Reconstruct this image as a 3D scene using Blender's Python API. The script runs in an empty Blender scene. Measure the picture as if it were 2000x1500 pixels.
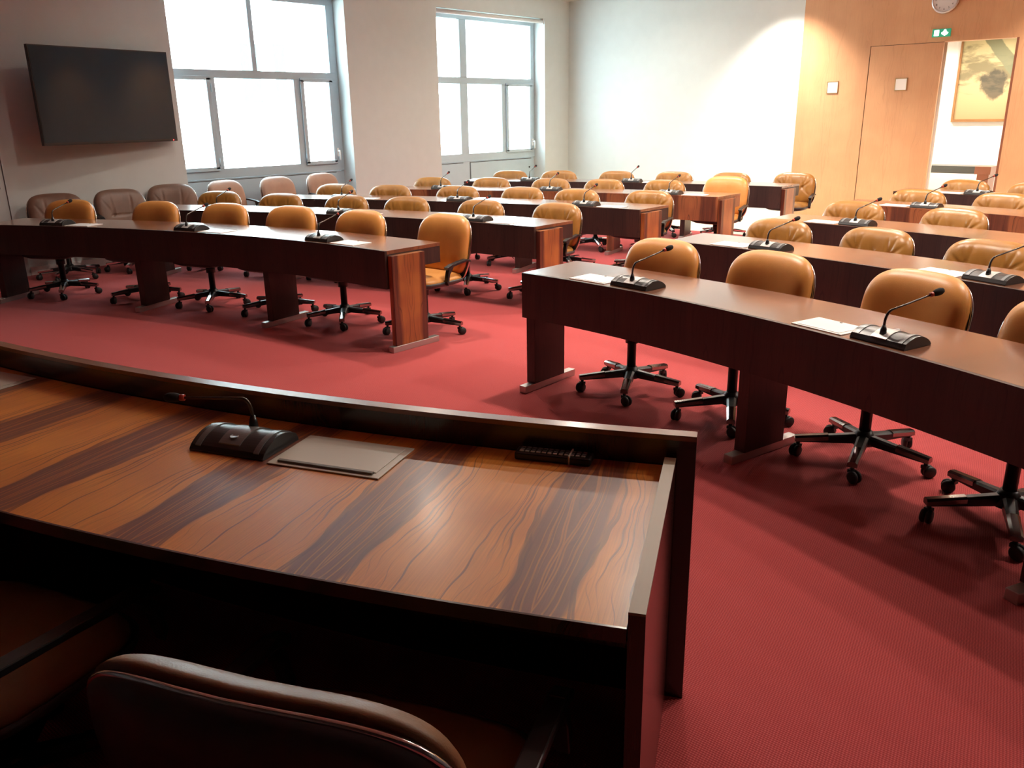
import bpy, math, random
from mathutils import Vector, Matrix
random.seed(7)
S = bpy.context.scene
COL = S.collection
PI = math.pi
rad = math.radians

# ---------------------------------------------------------------- camera
CAM_H = 1.62
def cam_axes(yaw, pitch, roll):
    cy, sy = math.cos(yaw), math.sin(yaw)
    fwd = Vector((-sy*math.cos(pitch), cy*math.cos(pitch), -math.sin(pitch)))
    right = Vector((cy, sy, 0))
    down = fwd.cross(right)
    c, s = math.cos(roll), math.sin(roll)
    return c*right + s*down, -s*right + c*down, fwd
CR, CD, CF = cam_axes(rad(42.06), rad(17.93), rad(0.904))
cam = bpy.data.cameras.new('camera')
cam.sensor_fit = 'HORIZONTAL'; cam.sensor_width = 36; cam.lens = 36*1622.4/2000
cam.clip_start = 0.02; cam.clip_end = 200
cam_o = bpy.data.objects.new('camera', cam); COL.objects.link(cam_o)
m = Matrix((CR, -CD, -CF)).transposed().to_4x4()
m.translation = (0, 0, CAM_H)
cam_o.matrix_world = m
S.camera = cam_o

# ---------------------------------------------------------------- view, world
S.view_settings.view_transform = 'Standard'
S.view_settings.look = 'None'
S.view_settings.gamma = 1.0
S.view_settings.use_curve_mapping = False
S.view_settings.exposure = 0.12
try:
    S.cycles.use_denoising = True
    S.cycles.max_bounces = 8
    S.cycles.diffuse_bounces = 4
    S.cycles.transparent_max_bounces = 12
    S.cycles.sample_clamp_indirect = 6.0
    S.cycles.caustics_reflective = False
    S.cycles.caustics_refractive = False
except Exception:
    pass
DAY = 12.0
LAMP = 55.0
W = bpy.data.worlds.new('world'); S.world = W
W.use_nodes = True
bg = W.node_tree.nodes['Background']
bg.inputs[0].default_value = (0.72, 0.92, 1.0, 1)
bg.inputs[1].default_value = DAY
# daylight portals sit in the two window openings and guide the sky light
for (y0, y1) in ((5.27, 7.85), (9.65, 12.24)):
    l = bpy.data.lights.new('window_portal', 'AREA')
    l.shape = 'RECTANGLE'; l.size = y1-y0; l.size_y = 2.2
    l.cycles.is_portal = True
    o = bpy.data.objects.new('window_portal', l); COL.objects.link(o)
    o.location = (-10.47, (y0+y1)/2, 2.08)
    o.rotation_euler = (PI/2, 0, -PI/2)

# the sun stands behind this building and lights the facade across the courtyard
sun = bpy.data.lights.new('sun', 'SUN'); sun.energy = 40.0; sun.angle = rad(1.0); sun.color = (0.84, 0.97, 1.0)
sun_o = bpy.data.objects.new('sun', sun); COL.objects.link(sun_o)
sun_o.location = (10, 0, 30); sun_o.rotation_euler = Vector((-1, 0.25, -0.75)).to_track_quat('-Z', 'Y').to_euler()

# ---------------------------------------------------------------- node helper
def new_mat(name):
    m = bpy.data.materials.new(name); m.use_nodes = True
    nt = m.node_tree
    return m, nt, nt.nodes['Principled BSDF']
class NT:
    def __init__(s, nt): s.nt = nt
    def n(s, typ, **kw):
        x = s.nt.nodes.new(typ)
        for k, v in kw.items():
            if k.startswith('i_'):
                key = k[2:]
                key = int(key) if key.isdigit() else key
                s.set(x.inputs[key], v)
            else: setattr(x, k, v)
        return x
    def set(s, sock, v):
        if isinstance(v, bpy.types.NodeSocket): s.nt.links.new(v, sock)
        else: sock.default_value = v
    def math(s, op, a, b=0.0, c=None):
        x = s.nt.nodes.new('ShaderNodeMath'); x.operation = op
        s.set(x.inputs[0], a); s.set(x.inputs[1], b)
        if c is not None: s.set(x.inputs[2], c)
        return x.outputs[0]
    def mix(s, f, a, b, blend='MIX'):
        x = s.nt.nodes.new('ShaderNodeMix'); x.data_type = 'RGBA'; x.blend_type = blend
        s.set(x.inputs['Factor'], f)
        for k, v in ((6, a), (7, b)):
            s.set(x.inputs[k], v if isinstance(v, bpy.types.NodeSocket) else (*v, 1))
        return x.outputs[2]
    def ramp(s, f, lo, hi):
        x = s.nt.nodes.new('ShaderNodeMapRange'); x.clamp = True
        x.interpolation_type = 'SMOOTHSTEP'
        s.set(x.inputs[0], f); x.inputs[1].default_value = lo; x.inputs[2].default_value = hi
        return x.outputs[0]
    def comb(s, a, b, c=0.0):
        x = s.nt.nodes.new('ShaderNodeCombineXYZ')
        s.set(x.inputs[0], a); s.set(x.inputs[1], b); s.set(x.inputs[2], c)
        return x.outputs[0]
    def noise(s, vec, scale=1.0, detail=2.0, rough=0.5, dist=0.0):
        x = s.nt.nodes.new('ShaderNodeTexNoise')
        s.set(x.inputs['Vector'], vec)
        x.inputs['Scale'].default_value = scale; x.inputs['Detail'].default_value = detail
        x.inputs['Roughness'].default_value = rough; x.inputs['Distortion'].default_value = dist
        return x.outputs['Fac']
    def bump(s, h, strength, dist=0.01):
        x = s.nt.nodes.new('ShaderNodeBump')
        s.set(x.inputs['Height'], h); x.inputs['Strength'].default_value = strength
        x.inputs['Distance'].default_value = dist
        return x.outputs[0]

def plain(name, col, rough=0.5, metal=0.0, spec=0.5, coat=0.0, bump=None, var=0.0):
    m, nt, b = new_mat(name)
    b.inputs['Roughness'].default_value = rough
    b.inputs['Metallic'].default_value = metal
    b.inputs['Specular IOR Level'].default_value = spec
    b.inputs['Coat Weight'].default_value = coat
    T = NT(nt)
    tc = T.n('ShaderNodeTexCoord').outputs['Object']
    nz = T.noise(tc, 6.0, 3.0)
    v = var if var else 0.03
    c2 = tuple(max(0, c*(1-2*v)) for c in col)
    c1 = tuple(min(1, c*(1+v)) for c in col)
    nt.links.new(T.mix(nz, c2, c1), b.inputs['Base Color'])
    if bump:
        nt.links.new(T.bump(T.noise(tc, bump[0], 3.0), bump[1], 0.004), b.inputs['Normal'])
    return m

def veneer(name, tan, mid, dark, band=1.0, lines=1.0, rough=0.27, coat=0.35, fine=0.5, book=0.225):
    """figured rosewood; UV u runs across the grain, v along it, both in metres"""
    m, nt, b = new_mat(name); T = NT(nt)
    uv = T.n('ShaderNodeTexCoord').outputs['UV']
    sp = T.n('ShaderNodeSeparateXYZ', i_0=uv)
    u, v = sp.outputs[0], sp.outputs[1]
    ub = T.math('PINGPONG', u, book)
    w = T.noise(T.comb(T.math('MULTIPLY', ub, 5.0), T.math('MULTIPLY', v, 1.6)), 1.0, 2.0)
    ud = T.math('ADD', ub, T.math('MULTIPLY', T.math('SUBTRACT', w, 0.5), 0.12))
    # wide dark / light bands
    bn = T.noise(T.comb(T.math('MULTIPLY', ud, 7.0), T.math('MULTIPLY', v, 0.22), 3.1), 1.0, 1.0)
    fold = T.math('ADD', ud, T.math('MULTIPLY', T.math('SUBTRACT', bn, 0.5), 0.22))
    bm = T.math('SUBTRACT', 1.0, T.ramp(fold, book*0.30, book*0.42))
    # growth lines forming cathedrals
    w2 = T.noise(T.comb(T.math('MULTIPLY', ub, 6.0), T.math('MULTIPLY', v, 2.2), 7.7), 1.0, 2.0)
    ph = T.math('ADD', T.math('MULTIPLY', ud, 70.0), T.math('MULTIPLY', w2, 13.0))
    st = T.noise(T.comb(ph, T.math('MULTIPLY', v, 0.8), 1.3), 1.0, 3.0, 0.6)
    ln = T.ramp(st, 0.56, 0.66)
    # fine streaks
    fs = T.noise(T.comb(T.math('MULTIPLY', u, 260.0), T.math('MULTIPLY', v, 4.0), 5.0), 1.0, 2.0)
    lf = T.noise(T.comb(T.math('MULTIPLY', u, 3.0), T.math('MULTIPLY', v, 3.0), 9.0), 1.0, 2.0)
    c = T.mix(T.ramp(lf, 0.3, 0.7), tan, mid)
    c = T.mix(T.math('MULTIPLY', bm, band), c, dark)
    c = T.mix(T.math('MULTIPLY', ln, lines), c, tuple(d*0.8 for d in dark))
    lite = T.ramp(T.noise(T.comb(T.math('MULTIPLY', ud, 150.0), T.math('MULTIPLY', v, 0.5), 2.0), 1.0, 3.0), 0.53, 0.66)
    c = T.mix(T.math('MULTIPLY', T.math('MULTIPLY', lite, bm), 0.6*band), c, mid)
    k = T.math('ADD', 1.0-fine*0.5, T.math('MULTIPLY', fs, fine))
    c = T.mix(1.0, c, T.comb(k, k, k), 'MULTIPLY')
    nt.links.new(c, b.inputs['Base Color'])
    b.inputs['Roughness'].default_value = rough
    b.inputs['Coat Weight'].default_value = coat
    b.inputs['Coat Roughness'].default_value = 0.18
    return m

M = {}
M['rosewood'] = veneer('rosewood_vivid', (0.76, 0.295, 0.052), (0.60, 0.21, 0.040), (0.175, 0.060, 0.040), 0.95, 0.75, rough=0.36, coat=0.08)
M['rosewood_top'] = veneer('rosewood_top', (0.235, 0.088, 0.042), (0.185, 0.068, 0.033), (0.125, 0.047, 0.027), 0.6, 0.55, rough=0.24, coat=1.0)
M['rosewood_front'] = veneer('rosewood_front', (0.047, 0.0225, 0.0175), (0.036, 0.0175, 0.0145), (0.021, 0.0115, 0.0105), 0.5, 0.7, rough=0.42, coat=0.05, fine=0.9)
M['rosewood_red'] = veneer('rosewood_red', (0.30, 0.105, 0.042), (0.22, 0.075, 0.035), (0.075, 0.025, 0.018), 0.8, 0.8, rough=0.3, coat=0.3, fine=0.8, book=0.22)  # front veneer lightened and reddened, the light on the fourth row put in
M['rosewood_leg'] = veneer('rosewood_leg', (0.42, 0.15, 0.04), (0.28, 0.085, 0.03), (0.085, 0.026, 0.018), 1.0, 0.8, rough=0.3, coat=0.3, book=0.17)
M['rosewood_dark'] = veneer('rosewood_dark', (0.05, 0.017, 0.012), (0.036, 0.013, 0.01), (0.016, 0.007, 0.006), 0.8, 0.6, rough=0.22, coat=0.5)
M['rail'] = veneer('rosewood_rail', (0.30, 0.13, 0.07), (0.25, 0.105, 0.055), (0.17, 0.07, 0.042), 0.3, 0.3, rough=0.28, coat=0.5, book=5.0)
M['teak_wall'] = veneer('wall_veneer', (0.56, 0.30, 0.155), (0.53, 0.275, 0.14), (0.47, 0.23, 0.115), 0.35, 0.3, rough=0.45, coat=0.05, fine=0.3, book=0.6)

def carpet_mat():
    m, nt, b = new_mat('red_loop_carpet'); T = NT(nt)
    tc = T.n('ShaderNodeTexCoord').outputs['Object']
    mp = T.n('ShaderNodeMapping'); nt.links.new(tc, mp.inputs[0])
    mp.inputs['Rotation'].default_value = (0, 0, rad(38))
    sp = T.n('ShaderNodeSeparateXYZ', i_0=mp.outputs[0])
    wob = T.math('MULTIPLY', T.noise(tc, 40.0, 2.0), 1.6)
    a = T.math('SINE', T.math('ADD', T.math('MULTIPLY', sp.outputs[0], 2*PI/0.0125), wob))
    c = T.math('SINE', T.math('ADD', T.math('MULTIPLY', sp.outputs[1], 2*PI/0.0105), wob))
    p = T.math('MULTIPLY', a, c)
    h = T.ramp(p, -0.6, 0.9)
    fz = T.noise(tc, 260.0, 2.0)
    big = T.noise(tc, 1.3, 3.0)
    hh = T.math('ADD', T.math('MULTIPLY', h, 0.75), T.math('MULTIPLY', fz, 0.35))
    col = T.mix(hh, (0.29, 0.026, 0.030), (0.60, 0.098, 0.092))
    col = T.mix(T.math('MULTIPLY', T.ramp(big, 0.3, 0.75), 0.25), col, (0.42, 0.045, 0.055))
    nt.links.new(col, b.inputs['Base Color'])
    b.inputs['Roughness'].default_value = 0.95
    b.inputs['Specular IOR Level'].default_value = 0.15
    b.inputs['Sheen Weight'].default_value = 0.15
    nt.links.new(T.bump(hh, 0.5, 0.004), b.inputs['Normal'])
    return m
M['carpet'] = carpet_mat()
def leather_mat(name, c1, c2, rough=0.36):
    m, nt, b = new_mat(name); T = NT(nt)
    tc = T.n('ShaderNodeTexCoord').outputs['Object']
    n1 = T.noise(tc, 9.0, 4.0)
    nt.links.new(T.mix(T.ramp(n1, 0.3, 0.7), c1, c2), b.inputs['Base Color'])
    b.inputs['Roughness'].default_value = rough
    b.inputs['Specular IOR Level'].default_value = 0.5
    vo = T.n('ShaderNodeTexVoronoi'); nt.links.new(tc, vo.inputs['Vector']); vo.inputs['Scale'].default_value = 260
    nt.links.new(T.bump(vo.outputs['Distance'], 0.12, 0.002), b.inputs['Normal'])
    return m
M['leather_orange'] = leather_mat('orange_leather', (0.60, 0.255, 0.06), (0.66, 0.29, 0.075), 0.38)
M['leather_tan'] = leather_mat('tan_leather', (0.28, 0.122, 0.024), (0.34, 0.152, 0.032), 0.33)
M['leather_brown'] = leather_mat('chestnut_leather', (0.16, 0.088, 0.062), (0.20, 0.11, 0.075), 0.42)  # tan leather browned, the shade of the unlit window wall put in
M['leather_rose'] = leather_mat('rosy_brown_leather', (0.34, 0.185, 0.125), (0.38, 0.21, 0.14), 0.42)  # tan leather with the pinkish cast of cool window light coloured in
M['leather_dark'] = leather_mat('dark_tan_leather', (0.21, 0.10, 0.042), (0.25, 0.12, 0.05), 0.45)  # shade on the foreground chairs is put into this darker leather colour
M['shell'] = plain('charcoal_shell', (0.035, 0.034, 0.035), 0.42)
M['black'] = plain('black_plastic', (0.012, 0.012, 0.013), 0.35)
M['rubber'] = plain('black_rubber', (0.012, 0.012, 0.012), 0.55)
M['chrome'] = plain('chrome', (0.75, 0.75, 0.76), 0.12, 1.0)
M['dark_chrome'] = plain('dark_chrome', (0.30, 0.28, 0.27), 0.15, 1.0)
M['alu'] = plain('brushed_aluminium', (0.55, 0.52, 0.50), 0.35, 0.8)
M['edge_wood'] = plain('pale_edge_wood', (0.36, 0.27, 0.18), 0.42, var=0.08)
M['lid'] = plain('cream_metal_lid', (0.58, 0.55, 0.47), 0.38)
M['lid_white'] = plain('white_metal_lid', (0.88, 0.87, 0.85), 0.3)
M['lid_slot'] = plain('lid_bar_grey', (0.16, 0.15, 0.13), 0.5)
M['mic_body'] = plain('microphone_black', (0.022, 0.023, 0.024), 0.32)
M['mic_side'] = plain('microphone_grey', (0.16, 0.165, 0.17), 0.3)
M['mic_plate'] = plain('microphone_plate', (0.52, 0.51, 0.49), 0.35, 0.2)
M['mic_plate_dark'] = plain('microphone_plate_dark', (0.20, 0.19, 0.19), 0.35, 0.3)
M['neck'] = plain('gooseneck', (0.10, 0.085, 0.075), 0.25, 0.7)
M['foam'] = plain('black_foam', (0.012, 0.010, 0.010), 0.9)
M['red_ring'] = plain('red_ring', (0.45, 0.05, 0.03), 0.35)
M['wall'] = plain('white_wall_paint', (0.64, 0.67, 0.66), 0.85, bump=(220, 0.05))
M['ceiling'] = plain('white_ceiling_paint', (0.80, 0.79, 0.76), 0.9)
M['frame'] = plain('grey_window_paint', (0.48, 0.60, 0.67), 0.4)
M['white'] = plain('white_paint', (0.82, 0.81, 0.79), 0.5)
M['groove'] = plain('dark_groove', (0.05, 0.03, 0.02), 0.7)
M['screen'] = plain('tv_glass', (0.026, 0.046, 0.062), 0.06, spec=0.3)
M['bezel'] = plain('tv_bezel', (0.012, 0.012, 0.014), 0.35)
M['oak_floor'] = plain('pale_floor', (0.80, 0.66, 0.46), 0.35, var=0.06)
M['brass'] = plain('brass_frame', (0.50, 0.36, 0.18), 0.35, 0.6)
M['paper'] = plain('white_card', (0.86, 0.85, 0.82), 0.6)
M['clock_rim'] = plain('silver_rim', (0.62, 0.62, 0.66), 0.25, 0.5)
M['clock_face'] = plain('clock_face', (0.62, 0.60, 0.60), 0.5)
M['green'] = None
def emit(name, col, strength, base=None):
    m, nt, b = new_mat(name); T = NT(nt)
    b.inputs['Base Color'].default_value = (*(base or col), 1)
    b.inputs['Emission Color'].default_value = (*col, 1)
    b.inputs['Emission Strength'].default_value = strength
    b.inputs['Roughness'].default_value = 0.4
    return m
M['green'] = emit('exit_green', (0.02, 0.28, 0.16), 0.55)
M['exit_white'] = emit('exit_white', (0.95, 1.0, 0.95), 2.2)
M['led'] = emit('red_led', (1.0, 0.05, 0.05), 6.0)
M['lamp'] = emit('lamp_diffuser', (1.0, 0.86, 0.68), 12.0)
M['facade'] = plain('pale_facade', (0.86, 0.86, 0.84), 0.9)
M['facade_glass'] = plain('facade_glass', (0.034, 0.064, 0.064), 0.6)
M['facade_trim'] = plain('facade_trim', (0.55, 0.36, 0.22), 0.8)
M['ground'] = plain('courtyard_paving', (0.6, 0.6, 0.58), 0.9)
M['wood_frame'] = plain('picture_wood', (0.26, 0.115, 0.035), 0.45, var=0.1)
M['dark_wood'] = plain('dark_wood', (0.10, 0.045, 0.03), 0.35, var=0.1)
M['red_wood'] = plain('reddish_wood', (0.22, 0.08, 0.045), 0.3, var=0.1)
M['table_grey'] = plain('console_slate', (0.055, 0.06, 0.06), 0.3)
M['corridor'] = plain('corridor_paint', (0.86, 0.85, 0.82), 0.8)
def glass_mat():
    m, nt, b = new_mat('window_glass')
    nt.nodes.remove(b); T = NT(nt)
    out = nt.nodes['Material Output']
    tr = T.n('ShaderNodeBsdfTransparent'); tr.inputs[0].default_value = (0.97, 0.99, 0.99, 1)
    gl = T.n('ShaderNodeBsdfGlossy'); gl.inputs['Roughness'].default_value = 0.02
    fr = T.n('ShaderNodeFresnel'); fr.inputs[0].default_value = 1.45
    mx = T.n('ShaderNodeMixShader')
    bf = T.n('ShaderNodeNewGeometry').outputs['Backfacing']
    fac = T.math('MULTIPLY', fr.outputs[0], T.math('SUBTRACT', 1.0, bf))
    nt.links.new(fac, mx.inputs[0]); nt.links.new(tr.outputs[0], mx.inputs[1]); nt.links.new(gl.outputs[0], mx.inputs[2])
    nt.links.new(mx.outputs[0], out.inputs[0])
    return m
M['glass'] = glass_mat()
def painting_mat():
    m, nt, b = new_mat('ink_wash_canvas'); T = NT(nt)
    uv = T.n('ShaderNodeTexCoord').outputs['UV']
    sp = T.n('ShaderNodeSeparateXYZ', i_0=uv)
    u, v = sp.outputs[0], sp.outputs[1]
    paper = T.mix(v, (0.36, 0.25, 0.125), (0.50, 0.44, 0.25))
    n1 = T.noise(T.comb(T.math('MULTIPLY', u, 2.0), T.math('MULTIPLY', v, 9.0)), 1.0, 4.0, 0.6, 0.4)
    band = T.math('SUBTRACT', 1.0, T.math('ABSOLUTE', T.math('MULTIPLY', T.math('SUBTRACT', v, 0.6), 3.4)))
    s = T.ramp(T.math('ADD', n1, T.math('MULTIPLY', band, 0.28)), 0.55, 0.75)
    c = T.mix(T.math('MULTIPLY', s, 0.8), paper, (0.115, 0.10, 0.055))
    n2 = T.noise(T.comb(T.math('MULTIPLY', u, 5.0), T.math('MULTIPLY', v, 5.0), 4.0), 1.0, 5.0, 0.6)
    dx = T.math('SUBTRACT', u, 0.68); dy = T.math('SUBTRACT', v, 0.43)
    d = T.math('SQRT', T.math('ADD', T.math('MULTIPLY', dx, dx), T.math('MULTIPLY', dy, T.math('MULTIPLY', dy, 2.5))))
    blob = T.ramp(T.math('SUBTRACT', T.math('ADD', T.math('MULTIPLY', n2, 0.35), 0.12), d), 0.0, 0.08)
    c = T.mix(T.math('MULTIPLY', blob, 0.85), c, (0.045, 0.042, 0.033))
    # diagonal pale-green stroke in the upper right
    q = T.math('ADD', T.math('SUBTRACT', v, 1.36), T.math('MULTIPLY', u, 0.75))
    qs = T.math('SUBTRACT', 0.13, T.math('ABSOLUTE', T.math('ADD', q, T.math('MULTIPLY', T.math('SUBTRACT', n2, 0.5), 0.1))))
    c = T.mix(T.math('MULTIPLY', T.ramp(qs, 0.0, 0.02), 0.9), c, (0.17, 0.18, 0.11))
    nt.links.new(c, b.inputs['Base Color'])
    b.inputs['Roughness'].default_value = 0.8
    return m
M['painting'] = painting_mat()

# ---------------------------------------------------------------- mesh builder
class MB:
    def __init__(s): s.v = []; s.f = []; s.uv = []; s.sm = []; s.u0 = 0.0
    def quad(s, p, uv=None, smooth=False):
        i = len(s.v); s.v += [tuple(x) for x in p]
        s.f.append(tuple(range(i, i+len(p))))
        s.uv.append(uv or [(0, 0)]*len(p)); s.sm.append(smooth)
    def hexa(s, b, grain=2):
        """b: 8 points, bottom 4 CCW from above then top 4. grain 2: up, 0: along b0-b1, 1: along b1-b2"""
        b = [Vector(x) for x in b]
        faces = [(3, 2, 1, 0), (4, 5, 6, 7), (0, 1, 5, 4), (1, 2, 6, 5), (2, 3, 7, 6), (3, 0, 4, 7)]
        ax = [(b[1]-b[0]).normalized(), (b[2]-b[1]).normalized(), (b[4]-b[0]).normalized()]
        g = ax[grain]
        for fc in faces:
            P = [b[i] for i in fc]
            nrm = (P[1]-P[0]).cross(P[2]-P[0])
            if nrm.length < 1e-12: nrm = (P[2]-P[0]).cross(P[3]-P[0])
            nrm.normalize()
            al = g - nrm*g.dot(nrm)
            if al.length < 0.3: al = ax[(grain+1) % 3]; al = al - nrm*al.dot(nrm)
            if al.length < 1e-6: al = Vector((1, 0, 0))
            al.normalize(); ac = nrm.cross(al)
            s.quad(P, [(s.u0+x.dot(ac), x.dot(al)) for x in P])
    def box(s, x0, x1, y0, y1, z0, z1, grain=2):
        s.hexa([(x0, y0, z0), (x1, y0, z0), (x1, y1, z0), (x0, y1, z0), (x0, y0, z1), (x1, y0, z1), (x1, y1, z1), (x0, y1, z1)], grain)
    def grid(s, P, smooth=True, closed_u=False, closed_v=False):
        nu, nv = len(P), len(P[0]); i0 = len(s.v)
        for row in P: s.v += [tuple(x) for x in row]
        for i in range(nu if closed_u else nu-1):
            for j in range(nv if closed_v else nv-1):
                a, b2 = i, (i+1) % nu; c, d = j, (j+1) % nv
                s.f.append((i0+a*nv+c, i0+b2*nv+c, i0+b2*nv+d, i0+a*nv+d))
                s.uv.append([(0, 0)]*4); s.sm.append(smooth)
    def fan(s, ring, smooth=False, flip=False):
        i0 = len(s.v); s.v += [tuple(x) for x in ring]
        idx = list(range(i0, i0+len(ring)))
        if flip: idx.reverse()
        s.f.append(tuple(idx)); s.uv.append([(0, 0)]*len(ring)); s.sm.append(smooth)
    def lathe(s, prof, seg=24, c=(0, 0, 0), axis='Z', smooth=True):
        P = []
        for k in range(seg):
            a = 2*PI*k/seg; row = []
            for r, z in prof:
                p = (r*math.cos(a), r*math.sin(a), z)
                if axis == 'X': p = (z, p[0], p[1])
                elif axis == 'Y': p = (p[0], -z, p[1])
                row.append((p[0]+c[0], p[1]+c[1], p[2]+c[2]))
            P.append(row)
        s.grid(P, smooth, closed_u=True)
    def tube(s, pts, r, seg=10, cap=True):
        pts = [Vector(p) for p in pts]; n = len(pts); rs = r if isinstance(r, (list, tuple)) else [r]*n
        P = []; up = Vector((0, 0, 1))
        t0 = (pts[1]-pts[0]).normalized()
        nrm = t0.cross(up)
        if nrm.length < 1e-3: nrm = t0.cross(Vector((1, 0, 0)))
        nrm.normalize()
        for i in range(n):
            t = (pts[min(i+1, n-1)]-pts[max(i-1, 0)]).normalized()
            nrm = (nrm - t*nrm.dot(t)).normalized(); bi = t.cross(nrm)
            P.append([pts[i]+rs[i]*(math.cos(2*PI*k/seg)*nrm+math.sin(2*PI*k/seg)*bi) for k in range(seg)])
        s.grid(P, True, closed_v=True)
        if cap: s.fan(P[0], flip=True); s.fan(P[-1])
    def build(s, name, mat, parent=None, loc=(0, 0, 0), rz=0.0, bevel=0.0, bseg=2, fix=True):
        me = bpy.data.meshes.new(name)
        me.from_pydata(s.v, [], s.f)
        uvl = me.uv_layers.new(name='UVMap')
        k = 0
        for fc in s.uv:
            for t in fc:
                uvl.data[k].uv = t; k += 1
        me.polygons.foreach_set('use_smooth', s.sm)
        me.materials.append(mat)
        if fix:
            import bmesh
            bm = bmesh.new(); bm.from_mesh(me)
            bmesh.ops.remove_doubles(bm, verts=bm.verts, dist=1e-5)
            bmesh.ops.recalc_face_normals(bm, faces=bm.faces)
            bm.to_mesh(me); bm.free()
        me.update()
        o = bpy.data.objects.new(name, me); COL.objects.link(o)
        o.location = loc; o.rotation_euler = (0, 0, rz)
        if parent: o.parent = parent
        if bevel:
            b = o.modifiers.new('bevel', 'BEVEL'); b.width = bevel; b.segments = bseg; b.limit_method = 'ANGLE'; b.angle_limit = rad(40)
            b.harden_normals = False
        return o
def tag(o, label=None, cat=None, group=None, kind=None):
    if label: o['label'] = label
    if cat: o['category'] = cat
    if group: o['group'] = group
    if kind: o['kind'] = kind
    return o
def empty(name, loc=(0, 0, 0), rz=0.0, **kw):
    o = bpy.data.objects.new(name, None); COL.objects.link(o)
    o.empty_display_size = 0.1
    o.location = loc; o.rotation_euler = (0, 0, rz)
    return tag(o, **kw)
def kids(o): return [c for c in COL.objects if c.parent == o]
def dup(root, loc, rz, turn=0.0, **kw):
    r = root.copy(); COL.objects.link(r); r.location = loc; r.rotation_euler = (0, 0, rz)
    for ch, subs in TREE[root.name]:
        c = ch.copy(); COL.objects.link(c); c.parent = r
        if turn and ch.name.startswith('base_leg'): c.rotation_euler = (0, 0, turn)
        for g in subs:
            d = g.copy(); COL.objects.link(d); d.parent = c
    return tag(r, **kw)
TREE = {}
def remember(root): TREE[root.name] = [(c, kids(c)) for c in kids(root)]
def struct(mb, name, mat, **kw):
    o = mb.build(name, mat, **kw); o['kind'] = 'structure'; return o

# ---------------------------------------------------------------- room shell
XW, YB, XR, YF, ZC = -10.15, 12.95, 2.45, -1.6, 3.56
b = MB(); b.box(XW-0.4, XR, YF, 10.72, -0.1, 0.0); struct(b, 'floor', M['carpet'])
b = MB(); b.box(XW-0.4, XR, 10.72, 16.2, -0.1, 0.0, 0); struct(b, 'floor_rear_strip', M['oak_floor'])
b = MB(); b.box(XW-0.4, XR, YF, YB+0.15, ZC, ZC+0.15); struct(b, 'ceiling', M['ceiling'])
b = MB()
XO = XW-0.36
for (y0, y1) in ((YF, 5.25), (7.87, 9.63), (12.26, YB)):
    b.box(XO, XW, y0, y1, 0, ZC)
for (y0, y1) in ((5.25, 7.87), (9.63, 12.26)):
    b.box(XO, XW, y0, y1, 3.23, ZC)
struct(b, 'wall_left', M['wall'])
b = MB(); b.box(XO, -5.69, YB, YB+0.15, 0, ZC); struct(b, 'wall_back', M['wall'])
b = MB()
b.u0 = 0.2
b.box(-5.69, -4.675, YB-0.02, YB+0.15, 0, ZC)
b.box(-4.675, -2.80, YB-0.02, YB+0.15, 2.478, ZC)
b.box(-2.80, XR, YB-0.02, YB+0.15, 0, ZC)
struct(b, 'wall_panelling', M['teak_wall'])
b = MB(); b.box(XR, XR+0.15, YF, YB+0.15, 0, ZC); struct(b, 'wall_right', M['rosewood_front'])  # unseen wall, given dark wood to cut the fill light
b = MB(); b.box(XO, XR+0.15, YF-0.15, YF, 0, ZC); struct(b, 'wall_front', M['rosewood_front'])  # unseen wall behind the camera, dark finish added to reduce fill
b = MB(); b.box(XW, XW+0.012, 3.27, 5.25, 0, 0.09); b.box(XW, XW+0.012, 7.87, 9.63, 0, 0.09); b.box(XW, XW+0.012, 12.26, YB, 0, 0.09)
struct(b, 'baseboard_left', M['white'])
b = MB(); b.box(XW, -5.7, YB-0.012, YB, 0, 0.09); struct(b, 'baseboard_back', M['white'])

# door leaf in the panelling (closed), beside the open doorway
d1 = empty('door_1', (-4.19, YB, 0), kind='structure')
b = MB(); b.u0 = 0.5
b.box(-0.475, 0.487, -0.018, 0.03, 0.01, 2.472); b.build('door_leaf', M['teak_wall'], d1)
b = MB(); b.box(-0.485, -0.476, -0.012, 0.03, 0, 2.478); b.box(-0.485, 0.487, -0.012, 0.03, 2.4721, 2.479)
b.build('door_gap', M['groove'], d1)
b = MB(); b.box(-2.83, -2.797, YB-0.015, YB+0.17, 0, 2.478); pass
struct(b, 'trim_1', M['red_wood'])

# service door at the far left of the window wall
d2 = empty('door_2', (XW, 2.72, 0), kind='structure')
b = MB(); b.box(0.0, 0.022, -0.45, 0.45, 0.01, 2.05); b.build('door_leaf', M['wall'], d2)
b = MB(); b.box(0.0, 0.035, 0.456, 0.53, 0, 2.12); b.box(0, 0.035, -0.53, -0.456, 0, 2.12); b.box(0, 0.035, -0.53, 0.53, 2.06, 2.13)
b.build('door_frame', M['wall'], d2)
b = MB(); b.box(0.023, 0.032, 0.36, 0.40, 0.95, 1.15); b.tube([(0.03, 0.38, 1.05), (0.075, 0.38, 1.05), (0.085, 0.36, 1.05), (0.085, 0.27, 1.05)], 0.009)
b.build('door_handle', M['dark_chrome'], d2)

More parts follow.
